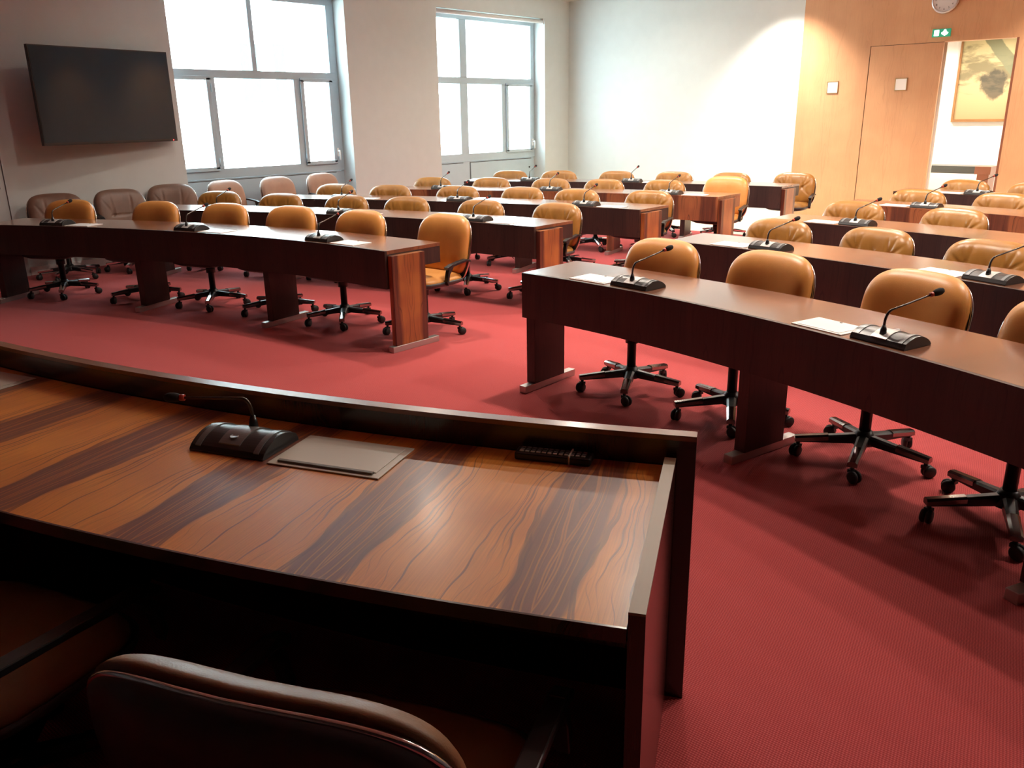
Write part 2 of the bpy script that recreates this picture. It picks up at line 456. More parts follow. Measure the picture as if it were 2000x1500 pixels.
# windows
XG = -10.42
def window(name, y0, y1, upper, lower, panels, blind, hinges, handle_y):
    w = empty(name, (0, 0, 0), kind='structure')
    z_p, z_s, z_t0, z_t1, z_top = 0.88, 1.0, 2.135, 2.232, 3.12
    f = MB()
    x0, x1 = XG-0.05, XG+0.02
    f.box(x0, x1, y0, y1, z_t0, z_t1, 1); f.box(x0, x1, y0, y1, z_top, 3.23, 1); f.box(x0, x1, y0, y1, z_p, z_s, 1)
    ed = [(y0, upper[0][0])] + [(upper[i][1], upper[i+1][0]) for i in range(len(upper)-1)] + [(upper[-1][1], y1)]
    for a, c in ed: f.box(x0, x1, a, c, z_t1, z_top)
    ed = [(y0, lower[0][0])] + [(lower[i][1], lower[i+1][0]) for i in range(len(lower)-1)] + [(lower[-1][1], y1)]
    for a, c in ed: f.box(x0, x1, a, c, z_s, z_t0)
    f.build('window_frame', M['frame'], w, bevel=0.006)
    for a, c in upper:
        g = MB(); g.box(XG-0.02, XG-0.014, a-0.004, c+0.004, z_t1-0.004, z_top+0.004); g.build('pane', M['glass'], w)
    for i, (a, c) in enumerate(lower):
        g = MB(); g.box(XG-0.02, XG-0.014, a-0.004, c+0.004, z_s-0.004, z_t0+0.004); pn = g.build('pane', M['glass'], w)
        if i in hinges:                                          # an opening sash stands proud of the frame
            q = MB(); e = 0.045
            q.box(XG+0.021, XG+0.045, a-e, c+e, z_s-0.02, z_s+0.03, 1); q.box(XG+0.021, XG+0.045, a-e, c+e, z_t0-0.03, z_t0+0.02, 1)
            q.box(XG+0.021, XG+0.045, a-e, a+0.012, z_s, z_t0); q.box(XG+0.021, XG+0.045, c-0.012, c+e, z_s, z_t0)
            sash = q.build('sash', M['frame'], w, bevel=0.004)
            hy = a-e if hinges[i] > 0 else c+e
            for zz in (z_s+0.09, z_t0-0.12):
                h = MB(); h.lathe([(0, -0.05), (0.009, -0.05), (0.009, 0.05), (0, 0.05)], 12, (XG+0.05, hy, zz)); h.build('hinge', M['frame'], sash)
            if handle_y and abs(handle_y-c) < 0.2:
                h = MB(); h.box(XG+0.045, XG+0.058, handle_y-0.016, handle_y+0.016, 1.08, 1.2)
                h.tube([(XG+0.055, handle_y, 1.16), (XG+0.10, handle_y, 1.16), (XG+0.105, handle_y, 1.14), (XG+0.105, handle_y, 1.03)], 0.011)
                h.build('window_handle', M['white'], sash)
    p = MB(); p.box(x0, x1-0.02, y0, y1, 0, z_p-0.004)
    p.build('sill_panel', M['frame'], w)
    for a, c in panels:
        q = MB(); q.box(x1-0.02, x1-0.002, a, c, 0.05, z_p-0.03); q.build('access_panel', M['frame'], w, bevel=0.002)
        q = MB()
        q.box(x1-0.0205, x1-0.0165, a-0.009, c+0.009, z_p-0.029, z_p-0.021); q.box(x1-0.0205, x1-0.0165, a-0.009, a-0.001, 0.05, z_p-0.022); q.box(x1-0.0205, x1-0.0165, c+0.001, c+0.009, 0.05, z_p-0.022)
        q.build('panel_gap', M['groove'], w)
    s_ = MB(); s_.box(XO, x0, y0, y1, 0, z_p-0.01); s_.build('outer_sill', M['wall'], w)
    return w
window('window_1', 5.25, 7.87, [(5.33, 6.49), (6.56, 7.74)], [(5.33, 5.80), (5.92, 7.11), (7.25, 7.70)],
       [(5.31, 6.50), (6.62, 7.72)], False, {0: -1, 2: 1}, 7.75)
window('window_2', 9.63, 12.26, [(9.73, 10.37), (10.53, 12.16)], [(9.73, 10.35), (10.53, 11.38), (11.52, 12.12)],
       [(9.75, 10.38), (10.56, 12.17)], True, {2: 1}, 12.17)
k2 = MB(); k2.lathe([(0, 0.0), (0.014, 0.0), (0.014, 0.012), (0, 0.012)], 12, (XG+0.018, 12.10, 0.70), 'X')
tag(k2.build('panel_lock', M['black']), 'small round black lock on the grey panel below the far window', 'lock')
b = MB()
b.lathe([(0, 9.66), (0.035, 9.66), (0.035, 12.23), (0, 12.23)], 20, (XW-0.06, 0, 3.185), 'Y')
for v_i in range(len(b.v)): b.v[v_i] = (b.v[v_i][0], abs(b.v[v_i][1]), b.v[v_i][2])
rb = b.build('roller_blind', M['white']); tag(rb, 'rolled-up white blind across the top of the far window', 'blind')
for yy in (9.645, 12.245):
    q = MB(); q.box(XW-0.10, XW-0.02, yy-0.012, yy+0.012, 3.14, 3.23); q.build('bracket', M['white'], rb)

# outside: courtyard and the facade opposite
b = MB(); b.box(-40, XO-0.02, -30, 50, -3.2, -3.0); o = struct(b, 'ground', M['ground'])
fa = empty('facade_building', (-24, 16, -3.0), label='pale building across the courtyard seen through the windows', cat='building')
b = MB(); b.box(-1, 0, -22, 22, 0, 13.5); b.build('wall', M['facade'], fa)
for (yy, zz, hh, ww) in ((-1.1, 5.1, 1.7, 0.62), (-0.05, 5.24, 1.6, 0.40), (7.5, 6.1, 1.1, 0.14)):
    q = MB(); q.box(0.0, 0.03, yy-ww/2, yy+ww/2, zz, zz+hh); wn = q.build('window', M['facade_glass'], fa)
    q = MB(); q.box(0.03, 0.07, yy-ww/2-0.08, yy+ww/2+0.08, zz-0.12, zz); q.build('ledge', M['facade'], wn)
q = MB(); q.tube([(0.09, 1.07, 0), (0.09, 1.07, 13.4)], 0.035); q.build('drainpipe', M['facade_trim'], fa)
q = MB(); q.box(0, 0.04, 8.3, 14, 3.47, 3.52); q.build('railing', M['facade_trim'], fa)
q = MB(); q.box(0, 0.02, 8.4, 11.8, 5.07, 5.09); q.build('cable', M['frame'], fa)

# corridor behind the doorway
b = MB(); b.box(-6.5, 0.5, 15.2, 15.3, 0, 2.9); struct(b, 'wall_corridor_far', M['corridor'])
b = MB(); b.box(-6.5, 0.5, YB+0.15, 15.3, 2.9, 3.0); struct(b, 'ceiling_corridor', M['corridor'])
b = MB(); b.box(-6.6, -6.5, YB+0.15, 15.3, 0, 2.9); struct(b, 'wall_corridor_left', M['corridor'])
b = MB(); b.box(0.5, 0.6, YB+0.15, 15.3, 0, 2.9); struct(b, 'wall_corridor_right', M['corridor'])
b = MB(); b.box(-6.5, 0.5, YB+0.1502, YB+0.17, 2.478, 2.9); b.box(-6.5, -3.70, YB+0.1502, YB+0.17, 0, 2.478); b.box(-2.80, 0.5, YB+0.1502, YB+0.17, 0, 2.478)
struct(b, 'wall_corridor_near', M['corridor'])
pt = empty('painting', (-3.72, 15.2, 1.41), label='framed grey and ochre ink-wash painting on the corridor wall', cat='painting')
b = MB(); b.box(-0.33, 0.42, -0.02, -0.004, 0.04, 1.26)
b.uv[2] = [(0, 0), (1, 0), (1, 1), (0, 1)]
b.build('canvas', M['painting'], pt, fix=False)
b = MB(); b.box(-0.36, 0.45, -0.045, -0.001, 0, 0.04); b.box(-0.36, 0.45, -0.045, -0.001, 1.26, 1.30); b.box(-0.36, -0.33, -0.045, -0.001, 0.04, 1.26); b.box(0.42, 0.45, -0.045, -0.001, 0.04, 1.26)
b.build('picture_frame', M['wood_frame'], pt)
tb = empty('console_table', (-3.85, 14.55, 0), label='dark console table with reddish legs in the bright corridor', cat='table')
b = MB(); b.box(-0.72, 0.42, -0.2, 0.2, 0.665, 0.775); b.build('tabletop', M['table_grey'], tb, bevel=0.004)
for xx in (-0.70, 0.53):
    b = MB(); b.box(xx-0.07, xx+0.09, -0.19, 0.19, 0, 0.66); b.build('leg', M['red_wood'], tb)
b = MB(); b.box(0.42, 0.64, -0.2, 0.2, 0.661, 0.775); b.build('end_block', M['red_wood'], tb)

# ---------------------------------------------------------------- ceiling lamps (out of frame above; they light the room)
def lamp(x, y, power, size=0.18, spot=None, aim=None, z=ZC):
    e = empty('ceiling_light', (x, y, z), label='round recessed ceiling downlight with a white rim', cat='light', group='recessed downlights in the ceiling')
    b = MB(); b.lathe([(size*0.5, -0.002), (size*0.5, -0.012), (size*0.62, -0.012), (size*0.62, 0.0)], 24); b.build('rim', M['white'], e)
    b = MB(); b.lathe([(0.0, -0.004), (size*0.5, -0.004)], 24); b.build('diffuser', M['lamp'], e)
    l = bpy.data.lights.new('lamp', 'SPOT' if spot else 'AREA')
    l.color = (1.0, 0.89, 0.76); l.energy = power
    if spot: l.spot_size = spot; l.spot_blend = 0.9; l.shadow_soft_size = 0.06
    else: l.shape = 'DISK'; l.size = size; l.spread = rad(150)
    o = bpy.data.objects.new('bulb', l); COL.objects.link(o); o.parent = e
    o.location = (0, 0, -0.03)
    if aim:
        d = Vector(aim)-Vector((x, y, z)); o.rotation_euler = d.to_track_quat('-Z', 'Y').to_euler()
for (y, k) in ((4.9, 0.9), (7.2, 1.0), (9.5, 1.1)):
    for x, kx in ((-7.9, 0.25), (-5.5, 1.0), (-3.0, 1.2), (-0.6, 0.95), (1.4, 0.8)):
        lamp(x, y, LAMP*k*kx)
for x, kx in ((-5.85, 13.0), (-2.1, 6.5), (0.4, 4.0)):
    lamp(x, 12.15, LAMP*kx, spot=rad(100), aim=(x, 12.6, 0.0))
lamp(-7.6, 11.3, LAMP*0.5)  # added lamp, no known fixture, brightens the left of the back wall
for x in (-4.9, -3.4, -1.8):
    lamp(x, 14.2, LAMP*1.1, z=2.9)

# ---------------------------------------------------------------- pixel -> plan helpers (measured points of the photograph, back-projected once)
def ray(px, py):
    return CR*((px-1000)/1622.4) + CD*((py-750)/1622.4) + CF
def plan(px, py, z):
    d = ray(px, py); t = (z-CAM_H)/d.z
    return Vector((d.x*t, d.y*t))

# ---------------------------------------------------------------- television
tvc = Vector((-9.88, 4.30, 1.885))
tv = empty('television', (tvc.x, tvc.y, tvc.z), rad(90+10), label='large black flat television on the wall left of the windows', cat='television')
# local x runs along the wall, local -y faces the room
hw, hh = 0.825, 0.50
b = MB(); b.box(-hw, hw, -0.02, 0.025, -hh, hh); b.build('housing', M['bezel'], tv, bevel=0.004)
b = MB(); b.box(-hw+0.012, hw-0.012, -0.0225, -0.0195, -hh+0.028, hh-0.012); b.build('screen', M['screen'], tv)
b = MB(); b.box(-0.3, 0.3, 0.026, 0.06, -0.2, 0.2); b.box(-0.05, 0.05, 0.06, 0.268, -0.1, 0.1); b.build('wall_mount', M['black'], tv)
b = MB(); b.lathe([(0, 0), (0.006, 0), (0.006, 0.003), (0, 0.003)], 10, (hw-0.06, -0.0205, -hh+0.014), 'Y'); b.build('standby_light', M['led'], tv)

# ---------------------------------------------------------------- wall plates, sign and clock on the panelling
def plate(x, z, label):
    e = empty('wall_notice', (x, YB-0.02, z), label=label, cat='notice', group='square notices on the wood panelling')
    b = MB(); s_ = 0.083
    b.box(-s_, s_, -0.012, -0.001, -s_, -s_+0.009); b.box(-s_, s_, -0.012, -0.001, s_-0.009, s_); b.box(-s_, -s_+0.009, -0.012, -0.001, -s_, s_); b.box(s_-0.009, s_, -0.012, -0.001, -s_, s_)
    b.build('notice_frame', M['brass'], e)
    b = MB(); b.box(-s_+0.009, s_-0.009, -0.008, -0.001, -s_+0.009, s_-0.009); b.build('card', M['paper'], e)
plate(-5.165, 1.94, 'square white notice in a thin frame on the panelling left of the door')
plate(-4.195, 1.95, 'square white notice in a thin frame on the closed wooden door')
ex = empty('exit_sign', (-3.745, YB-0.02, 2.59), label='small lit green emergency exit sign above the doorway', cat='sign')
b = MB(); b.box(-0.115, 0.115, -0.03, 0, -0.05, 0.05); b.build('housing', M['green'], ex, bevel=0.003)
b = MB(); b.box(-0.088, -0.028, -0.034, -0.0301, -0.036, 0.036); b.build('door_symbol', M['exit_white'], ex)
b = MB()
ol = [(-0.012, 0.0), (0.012, 0.012), (0.02, 0.034), (0.034, 0.042), (0.048, 0.034), (0.054, 0.012), (0.078, 0.0), (0.07, -0.016), (0.034, -0.040), (-0.004, -0.016)]
F = [(x+0.012, -0.034, z) for x, z in ol]; B = [(x+0.012, -0.0301, z) for x, z in ol]
b.fan(F); b.fan(B, flip=True); b.grid([F, B], False, closed_v=True); b.build('figure_symbol', M['exit_white'], ex)
ck = empty('wall_clock', (-3.75, YB-0.02, 3.0), label='round silver wall clock above the exit sign', cat='clock')
b = MB(); b.lathe([(0.0, 0.0), (0.165, 0.0), (0.172, 0.015), (0.165, 0.035), (0.150, 0.042), (0.142, 0.03)], 48, (0, 0, 0), 'Y'); b.build('rim', M['clock_rim'], ck)
b = MB(); b.lathe([(0.0, 0.028), (0.146, 0.028)], 48, (0, 0, 0), 'Y'); b.build('dial', M['clock_face'], ck)
for hnum in range(1, 13):
    a = PI/2 - hnum*PI/6
    cu = bpy.data.curves.new('numeral', 'FONT'); cu.body = str(hnum); cu.size = 0.034; cu.align_x = 'CENTER'; cu.align_y = 'CENTER'; cu.extrude = 0.0008
    cu.materials.append(M['black'])
    tmp = bpy.data.objects.new('text', cu); COL.objects.link(tmp)
    me = bpy.data.meshes.new_from_object(tmp.evaluated_get(bpy.context.evaluated_depsgraph_get())); bpy.data.objects.remove(tmp)
    me.name = 'numeral'
    o = bpy.data.objects.new('numeral', me); COL.objects.link(o); o.parent = ck
    o.location = (0.115*math.cos(a), -0.030, 0.115*math.sin(a)); o.rotation_euler = (PI/2, 0, 0)
for (ang, ln, wd) in ((60, 0.062, 0.008), (-62, 0.095, 0.006)):
    a = rad(90-ang); b = MB()
    dx, dz = math.cos(a), math.sin(a); px_, pz_ = -dz*wd/2, dx*wd/2
    b.hexa([(-px_, -0.034, -pz_), (px_, -0.034, pz_), (dx*ln+px_, -0.034, dz*ln+pz_), (dx*ln-px_, -0.034, dz*ln-pz_),
            (-px_, -0.032, -pz_), (px_, -0.032, pz_), (dx*ln+px_, -0.032, dz*ln+pz_), (dx*ln-px_, -0.032, dz*ln-pz_)])
    b.build('hand', M['black'], ck)

# ---------------------------------------------------------------- chairs
def disc_pt(r, th, W2, H2, n):
    c, s_ = math.cos(th), math.sin(th)
    x = math.copysign(abs(c)**(2/n), c); z = math.copysign(abs(s_)**(2/n), s_)
    return r*x*W2, r*z*H2
def crease(x, z, lines):
    d = 0.0
    for (x0, z0, x1, z1, A, sg) in lines:
        ex_, ez = x1-x0, z1-z0; L2 = ex_*ex_+ez*ez
        t = max(0.0, min(1.0, ((x-x0)*ex_+(z-z0)*ez)/L2))
        dd = math.hypot(x-x0-t*ex_, z-z0-t*ez)
        d += A*math.exp(-(dd/sg)**2)*(1-0.75*t)
    return min(d, 0.03)
def make_chair(name, ztop, W_, leather, tufted, col_mat, seam=False, arms=True, loc=(0, 0, 0), rz=0.0, **kw):
    e = empty(name, loc, rz, **kw)
    W2 = W_/2; zb = 0.43; H2 = (ztop-zb)/2; zc = (ztop+zb)/2
    def yb(x, z):                                             # rear surface of the cushion
        return 0.235 + 0.20*(z-0.45) - 0.045*(x/W2)**2
    lines = []
    if tufted:
        zt = zc+0.02
        for xb in (-0.12, 0.0, 0.12):
            for (ddx, ddz) in ((-0.055, 0.17), (0.03, 0.18), (-0.10, -0.10), (0.08, -0.10)):
                lines.append((xb, zt, xb+ddx*(1 if xb <= 0 else -1), zt+ddz, 0.014, 0.010))
        lines.append((-0.12, zt, -0.24, zt+0.10, 0.014, 0.012)); lines.append((0.12, zt, 0.24, zt+0.10, 0.014, 0.012))
        lines.append((-0.12, zt, -0.25, zt-0.02, 0.014, 0.012)); lines.append((0.12, zt, 0.25, zt-0.02, 0.014, 0.012))
    if seam:
        for xb in (-0.10, 0.10): lines += [(xb, zc-0.05, xb*1.1, ztop, 0.012, 0.008), (xb, zc-0.05, xb*2.0, zc+0.12, 0.009, 0.01)]
        lines.append((-0.12, zc-0.05, 0.12, zc-0.05, 0.012, 0.01))
    nr, ns = (28, 96) if (tufted or seam) else (14, 64)
    T_ = 0.085
    def ring(r, fn, nn=3.6, sc=1.0):
        return [fn(r, *disc_pt(r*sc, 2*PI*k/ns, W2, H2, nn)) for k in range(ns)]
    def front(r, x, z):
        t = T_*(1-r**5)**0.5 if r < 1 else 0.0
        return (x, yb(x, zc+z) - t + crease(x, zc+z, lines)*(1-r**6), zc+z)
    def rear(r, x, z):
        return (x, yb(x, zc+z)+0.004*(1-r), zc+z)
    b = MB()
    rr = [0.02+0.98*math.sin(PI/2*i/(nr-1)) for i in range(nr)]
    P = [ring(r, front) for r in rr]
    b.grid(P, True, closed_v=True); b.fan(P[0], True)
    Q = [ring(r, rear) for r in (1.0, 0.6, 0.02)]
    b.grid(Q, True, closed_v=True); b.fan(Q[-1], True)
    b.build('backrest', leather, e)
    # rear shell with its edge
    zb2 = 0.385; sH2 = (ztop-0.012-zb2)/2; szc = (ztop-0.012+zb2)/2
    def shp(r, off, grow):
        o_ = []
        for k in range(ns):
            x, z = disc_pt(r, 2*PI*k/ns, W2+grow, sH2, 3.4)
            o_.append((x, yb(x, szc+z)+off, szc+z))
        return o_
    b = MB()
    P = [shp(0.02, 0.006, 0.006), shp(1.0, 0.006, 0.006), shp(1.0, 0.020, 0.006), shp(0.9, 0.040, 0.006), shp(0.6, 0.052, 0.006), shp(0.02, 0.056, 0.006)]
    b.grid(P, True, closed_v=True); b.fan(P[0]); b.fan(P[-1])
    sh = b.build('back_shell', M['shell'], e)
    b = MB(); pts = shp(1.0, 0.010, 0.009); b.tube(pts+[pts[0]], 0.0065, 6, cap=False); b.build('edge_trim', M['chrome'], sh)
    # seat cushion and its bowl
    sw, sd = W2-0.015, 0.235
    def seat(r, z): return [(disc_pt(r, 2*PI*k/ns, sw, sd, 4.5)[0], -0.005+disc_pt(r, 2*PI*k/ns, sw, sd, 4.5)[1], z) for k in range(ns)]
    b = MB(); P = [seat(0.02, 0.476), seat(0.6, 0.474), seat(0.85, 0.465), seat(0.96, 0.45), seat(1.0, 0.432), seat(0.98, 0.415), seat(0.02, 0.414)]
    b.grid(P, True, closed_v=True); b.fan(P[0]); b.fan(P[-1]); b.build('seat', leather, e)
    b = MB(); P = [seat(0.02, 0.413), seat(1.0, 0.413), seat(1.03, 0.432), seat(1.05, 0.432), seat(1.03, 0.405), seat(0.85, 0.383), seat(0.5, 0.366), seat(0.02, 0.362)]
    b.grid(P, True, closed_v=True); b.fan(P[0]); b.fan(P[-1]); b.build('seat_shell', M['shell'], e)
    if arms:
        for s_ in (-1, 1):
            xx = s_*(W2+0.006)
            b = MB()
            zz = arms if isinstance(arms, float) else 0.56
            def strip(pts, wd, th):
                rows = [[(xx-wd/2, y-th*0.3, z+th/2), (xx+wd/2, y-th*0.3, z+th/2), (xx+wd/2, y+th*0.3, z-th/2), (xx-wd/2, y+th*0.3, z-th/2)] for y, z in pts]
                b.grid(rows, False, closed_v=True); b.fan(rows[0]); b.fan(rows[-1])
            e_ = -0.21 if ztop > 0.895 else 0.0
            strip([(0.225, zz+0.0), (0.18, zz+0.010), (0.10+e_*0.6, zz), (0.02+e_, zz-0.012), (-0.03+e_, zz-0.03)], 0.042, 0.02)
            strip([(0.03+e_, zz-0.012), (-0.01+e_, 0.50), (-0.03+e_, 0.415)], 0.034, 0.028)
            b.build('armrest', M['black'], e, bevel=0.004)
    b = MB(); b.lathe([(0.0, 0.09), (0.027, 0.09), (0.027, 0.30), (0.040, 0.30), (0.040, 0.362), (0.0, 0.362)], 20); b.build('column', col_mat, e)
    b = MB(); b.lathe([(0.0, 0.082), (0.055, 0.082), (0.058, 0.10), (0.045, 0.128), (0.034, 0.15), (0.0, 0.15)], 24); b.build('hub', M['black'], e)
    for k in range(5):
        a = 2*PI*k/5 + 0.314
        ca, sa = math.cos(a), math.sin(a)
        def L(r, t, z): return (ca*r-sa*t, sa*r+ca*t, z)
        def bar(bm, r0, r1, w0, w1, zt0, zt1, zb0, zb1):
            n = 6; rows = []
            for i in range(n+1):
                q = i/n; r = r0+(r1-r0)*q; w = w0+(w1-w0)*q; zt = zt0+(zt1-zt0)*q; zb_ = zb0+(zb1-zb0)*q
                rows.append([L(r, -w, zb_), L(r, -w, zt-0.008), L(r, -w*0.55, zt), L(r, w*0.55, zt), L(r, w, zt-0.008), L(r, w, zb_)])
            bm.grid(rows, False, closed_v=True); bm.fan(rows[0]); bm.fan(rows[-1])
        b = MB(); bar(b, 0.035, 0.305, 0.026, 0.019, 0.132, 0.100, 0.088, 0.074); lg = b.build('base_leg', M['black'], e)
        b = MB(); bar(b, 0.165, 0.318, 0.0245, 0.0215, 0.1205, 0.1025, 0.094, 0.076); b.build('leg_cap', M['dark_chrome'] if col_mat is M['black'] else M['chrome'], lg)
        b = MB()
        cx, cy = L(0.300, 0, 0)[:2]
        b.lathe([(0, 0.05), (0.009, 0.05), (0.009, 0.078), (0, 0.078)], 10, (cx, cy, 0))
        a2 = a + 0.9; wx, wy = math.cos(a2), math.sin(a2)       # trailing castor
        c0 = Vector((cx+0.018*wx, cy+0.018*wy, 0.029))
        for s_ in (-1, 1):
            ax_ = Vector((-wy, wx, 0)); n = 16
            pr = [(0.004*s_, 0.0), (0.004*s_, 0.029), (0.017*s_, 0.029), (0.022*s_, 0.024), (0.022*s_, 0.0)]
            rows = []
            for i in range(n):
                t = 2*PI*i/n; dd = Vector((wx, wy, 0))*math.cos(t)+Vector((0, 0, 1))*math.sin(t)
                rows.append([c0+ax_*p+dd*r for p, r in pr])
            b.grid(rows, True, closed_u=True)
        b.box(cx-0.014, cx+0.014, cy-0.014, cy+0.014, 0.045, 0.06)
        b.build('castor', M['rubber'], lg)
    remember(e)
    return e

# ---------------------------------------------------------------- curved desk rows
DESK_D = 0.53
ORD = ['', 'second', 'third', 'fourth', 'fifth', 'sixth']
ROWN = {1: 'front', 2: 'second', 3: 'third', 4: 'fourth', 5: 'rearmost'}
class Row:
    def __init__(s, side, n, x0, y0, a, b_, length):
        s.side, s.n, s.x0, s.y0, s.a, s.b, s.len = side, n, x0, y0, a, b_, length
        s.sg = -1 if side == 'left' else 1
        # arc-length table
        s.tab = [(0.0, 0.0)]; t = 0.0; L = 0.0
        while L < length:
            sl = s.a+2*s.b*t; L += 0.01*math.sqrt(1+sl*sl); t += 0.01
            s.tab.append((L, t))
    def t_of(s, L):
        L = max(0.0, min(L, s.tab[-1][0]))
        for i in range(1, len(s.tab)):
            if s.tab[i][0] >= L:
                (l0, t0), (l1, t1) = s.tab[i-1], s.tab[i]
                return t0+(t1-t0)*(L-l0)/(l1-l0)
        return s.tab[-1][1]
    def at(s, L, d, z=0.0, extra=0.0):
        """point at arc length L from the aisle end, d behind the front edge"""
        t = s.t_of(L)
        x = s.x0+s.sg*t; y = s.y0-s.a*t-s.b*t*t
        n = s.normal(L); tg = Vector((n.y, -n.x))*s.sg
        return Vector((x+n.x*d+tg.x*extra, y+n.y*d+tg.y*extra, z))
    def normal(s, L):
        if L < 0.02: return Vector((0, 1))                         # the aisle end is cut square
        t = s.t_of(L); sl = -(s.a+2*s.b*t)*s.sg
        v = Vector((-sl, 1)); v.normalize(); return v
    def ang(s, L):
        n = s.normal(max(L, 0.03)); return math.atan2(n.y, n.x)-PI/2
    def nearest(s, P):
        best = None
        for L, t in s.tab[::5]:
            q = s.at(L, 0); dd = (q.x-P.x)**2+(q.y-P.y)**2
            if best is None or dd < best[0]: best = (dd, L)
        L = best[1]; q = s.at(L, 0)
        return L, (P-Vector((q.x, q.y))).dot(s.normal(max(L, 0.03)))
    def sweep(s, mb, d0, d1, z0, z1, L0=0.0, L1=None, top_grain='d'):
        L1 = s.len if L1 is None else L1
        n = max(2, int((L1-L0)/0.1)); ls = [L0+(L1-L0)*i/n for i in range(n+1)]
        for i in range(n):
            a, c = ls[i], ls[i+1]
            A0, A1, B0, B1 = s.at(a, d0, 0), s.at(a, d1, 0), s.at(c, d0, 0), s.at(c, d1, 0)
            def P(q, z): return (q.x, q.y, z)
            u = mb.u0
            mb.quad([P(A0, z1), P(B0, z1), P(B1, z1), P(A1, z1)], [(u+a, d0), (u+c, d0), (u+c, d1), (u+a, d1)])
            mb.quad([P(A0, z0), P(B0, z0), P(B1, z0), P(A1, z0)], [(u+a, d0), (u+c, d0), (u+c, d1), (u+a, d1)])
            mb.quad([P(A0, z0), P(B0, z0), P(B0, z1), P(A0, z1)], [(u+a, z0), (u+c, z0), (u+c, z1), (u+a, z1)])
            mb.quad([P(A1, z0), P(B1, z0), P(B1, z1), P(A1, z1)], [(u+a, z0), (u+c, z0), (u+c, z1), (u+a, z1)])
            if i == 0: mb.quad([P(A0, z0), P(A1, z0), P(A1, z1), P(A0, z1)], [(u+d0, z0), (u+d1, z0), (u+d1, z1), (u+d0, z1)])
            if i == n-1: mb.quad([P(B0, z0), P(B1, z0), P(B1, z1), P(B0, z1)], [(u+d0, z0), (u+d1, z0), (u+d1, z1), (u+d0, z1)])
ROWS = {}
for (n, y0, a, b_) in ((1, 3.72, 0.0, 0.066), (2, 5.33, 0.06, 0.056), (3, 6.91, 0.10, 0.054), (4, 8.45, 0.11, 0.054), (5, 10.05, 0.12, 0.052)):
    ROWS['left', n] = Row('left', n, -4.535, y0, a, b_, 4.40)
for (n, y0) in ((1, 3.675), (2, 5.29), (3, 6.87), (4, 8.49), (5, 10.12)):
    ROWS['right', n] = Row('right', n, -3.225, y0, 0.0, 0.080, 4.45)
CH = {('left', 1): [(851, 421), (708, 411), (573, 404), (440, 398), (305, 394), (140, 392)],
      ('left', 2): [(1080, 398), (941, 390), (797, 384), (678, 381), (550, 378), (430, 373)],
      ('left', 3): [(1261, 374), (1130, 369), (1020, 365), (897, 363), (765, 361), (657, 359)],
      ('left', 4): [(1413, 352), (1298, 351), (1180, 350), (1075, 349), (959, 347), (845, 347)],
      ('left', 5): [(1543, 341), (1428, 337), (1317, 336), (1204, 335), (1095, 335), (997, 335)],
      ('right', 1): [(1297, 468), (1512, 492), (1800, 530), (2150, 585)],
      ('right', 2): [(1525, 428), (1717, 445), (1950, 470)],
      ('right', 3): [(1675, 393), (1870, 407)],
      ('right', 4): [(1800, 370), (1968, 377)],
      ('right', 5): [(1887, 352), (2030, 360)]}
SEAT = {}
for key, pts in CH.items():
    row = ROWS[key]; SEAT[key] = []
    for i, (px, py) in enumerate(pts):
        smooth = row.n == 1 or (key == ('left', 4) and i == 0)
        T = plan(px, py, 0.89 if smooth else 0.835)
        for _ in range(160):
            L, d = row.nearest(T)
            if d >= (0.72 if smooth else 0.69): break
            T = T*1.003
        if L < 0.36 and row.side == 'left':                      # the end chair stands clear of the end panel
            T = T+row.normal(max(L, 0.03))*max(0.0, (1.0 if L < 0.15 else 0.865)-d)
        if key == ('right', 1) and i == 3: L = 2.56; d = 0.75; q = row.at(L, d); T = Vector((q.x, q.y))
        n = row.normal(max(L, 0.03)); q = T-n*0.285
        SEAT[key].append((L, T))
def leg_spot(row, want):
    """nearest place to the wanted one that leaves the castors of the chairs clear"""
    Ls = [L for L, T in SEAT[row.side, row.n]]
    best = None
    for i in range(-40, 41):
        c = want+i*0.01; gap = min(abs(c-L) for L in Ls)
        sc = abs(i)*0.01+(0 if gap > 0.345 else (0.345-gap)*12)
        if best is None or sc < best[0]: best = (sc, c)
    return best[1]
for k in ROWS:
    if ROWS[k].side == 'left':
        q = max(ROWS[k].len, min(4.58, SEAT[k][-1][0]+0.40))
        if q > ROWS[k].len: ROWS[k] = Row('left', k[1], ROWS[k].x0, ROWS[k].y0, ROWS[k].a, ROWS[k].b, q)
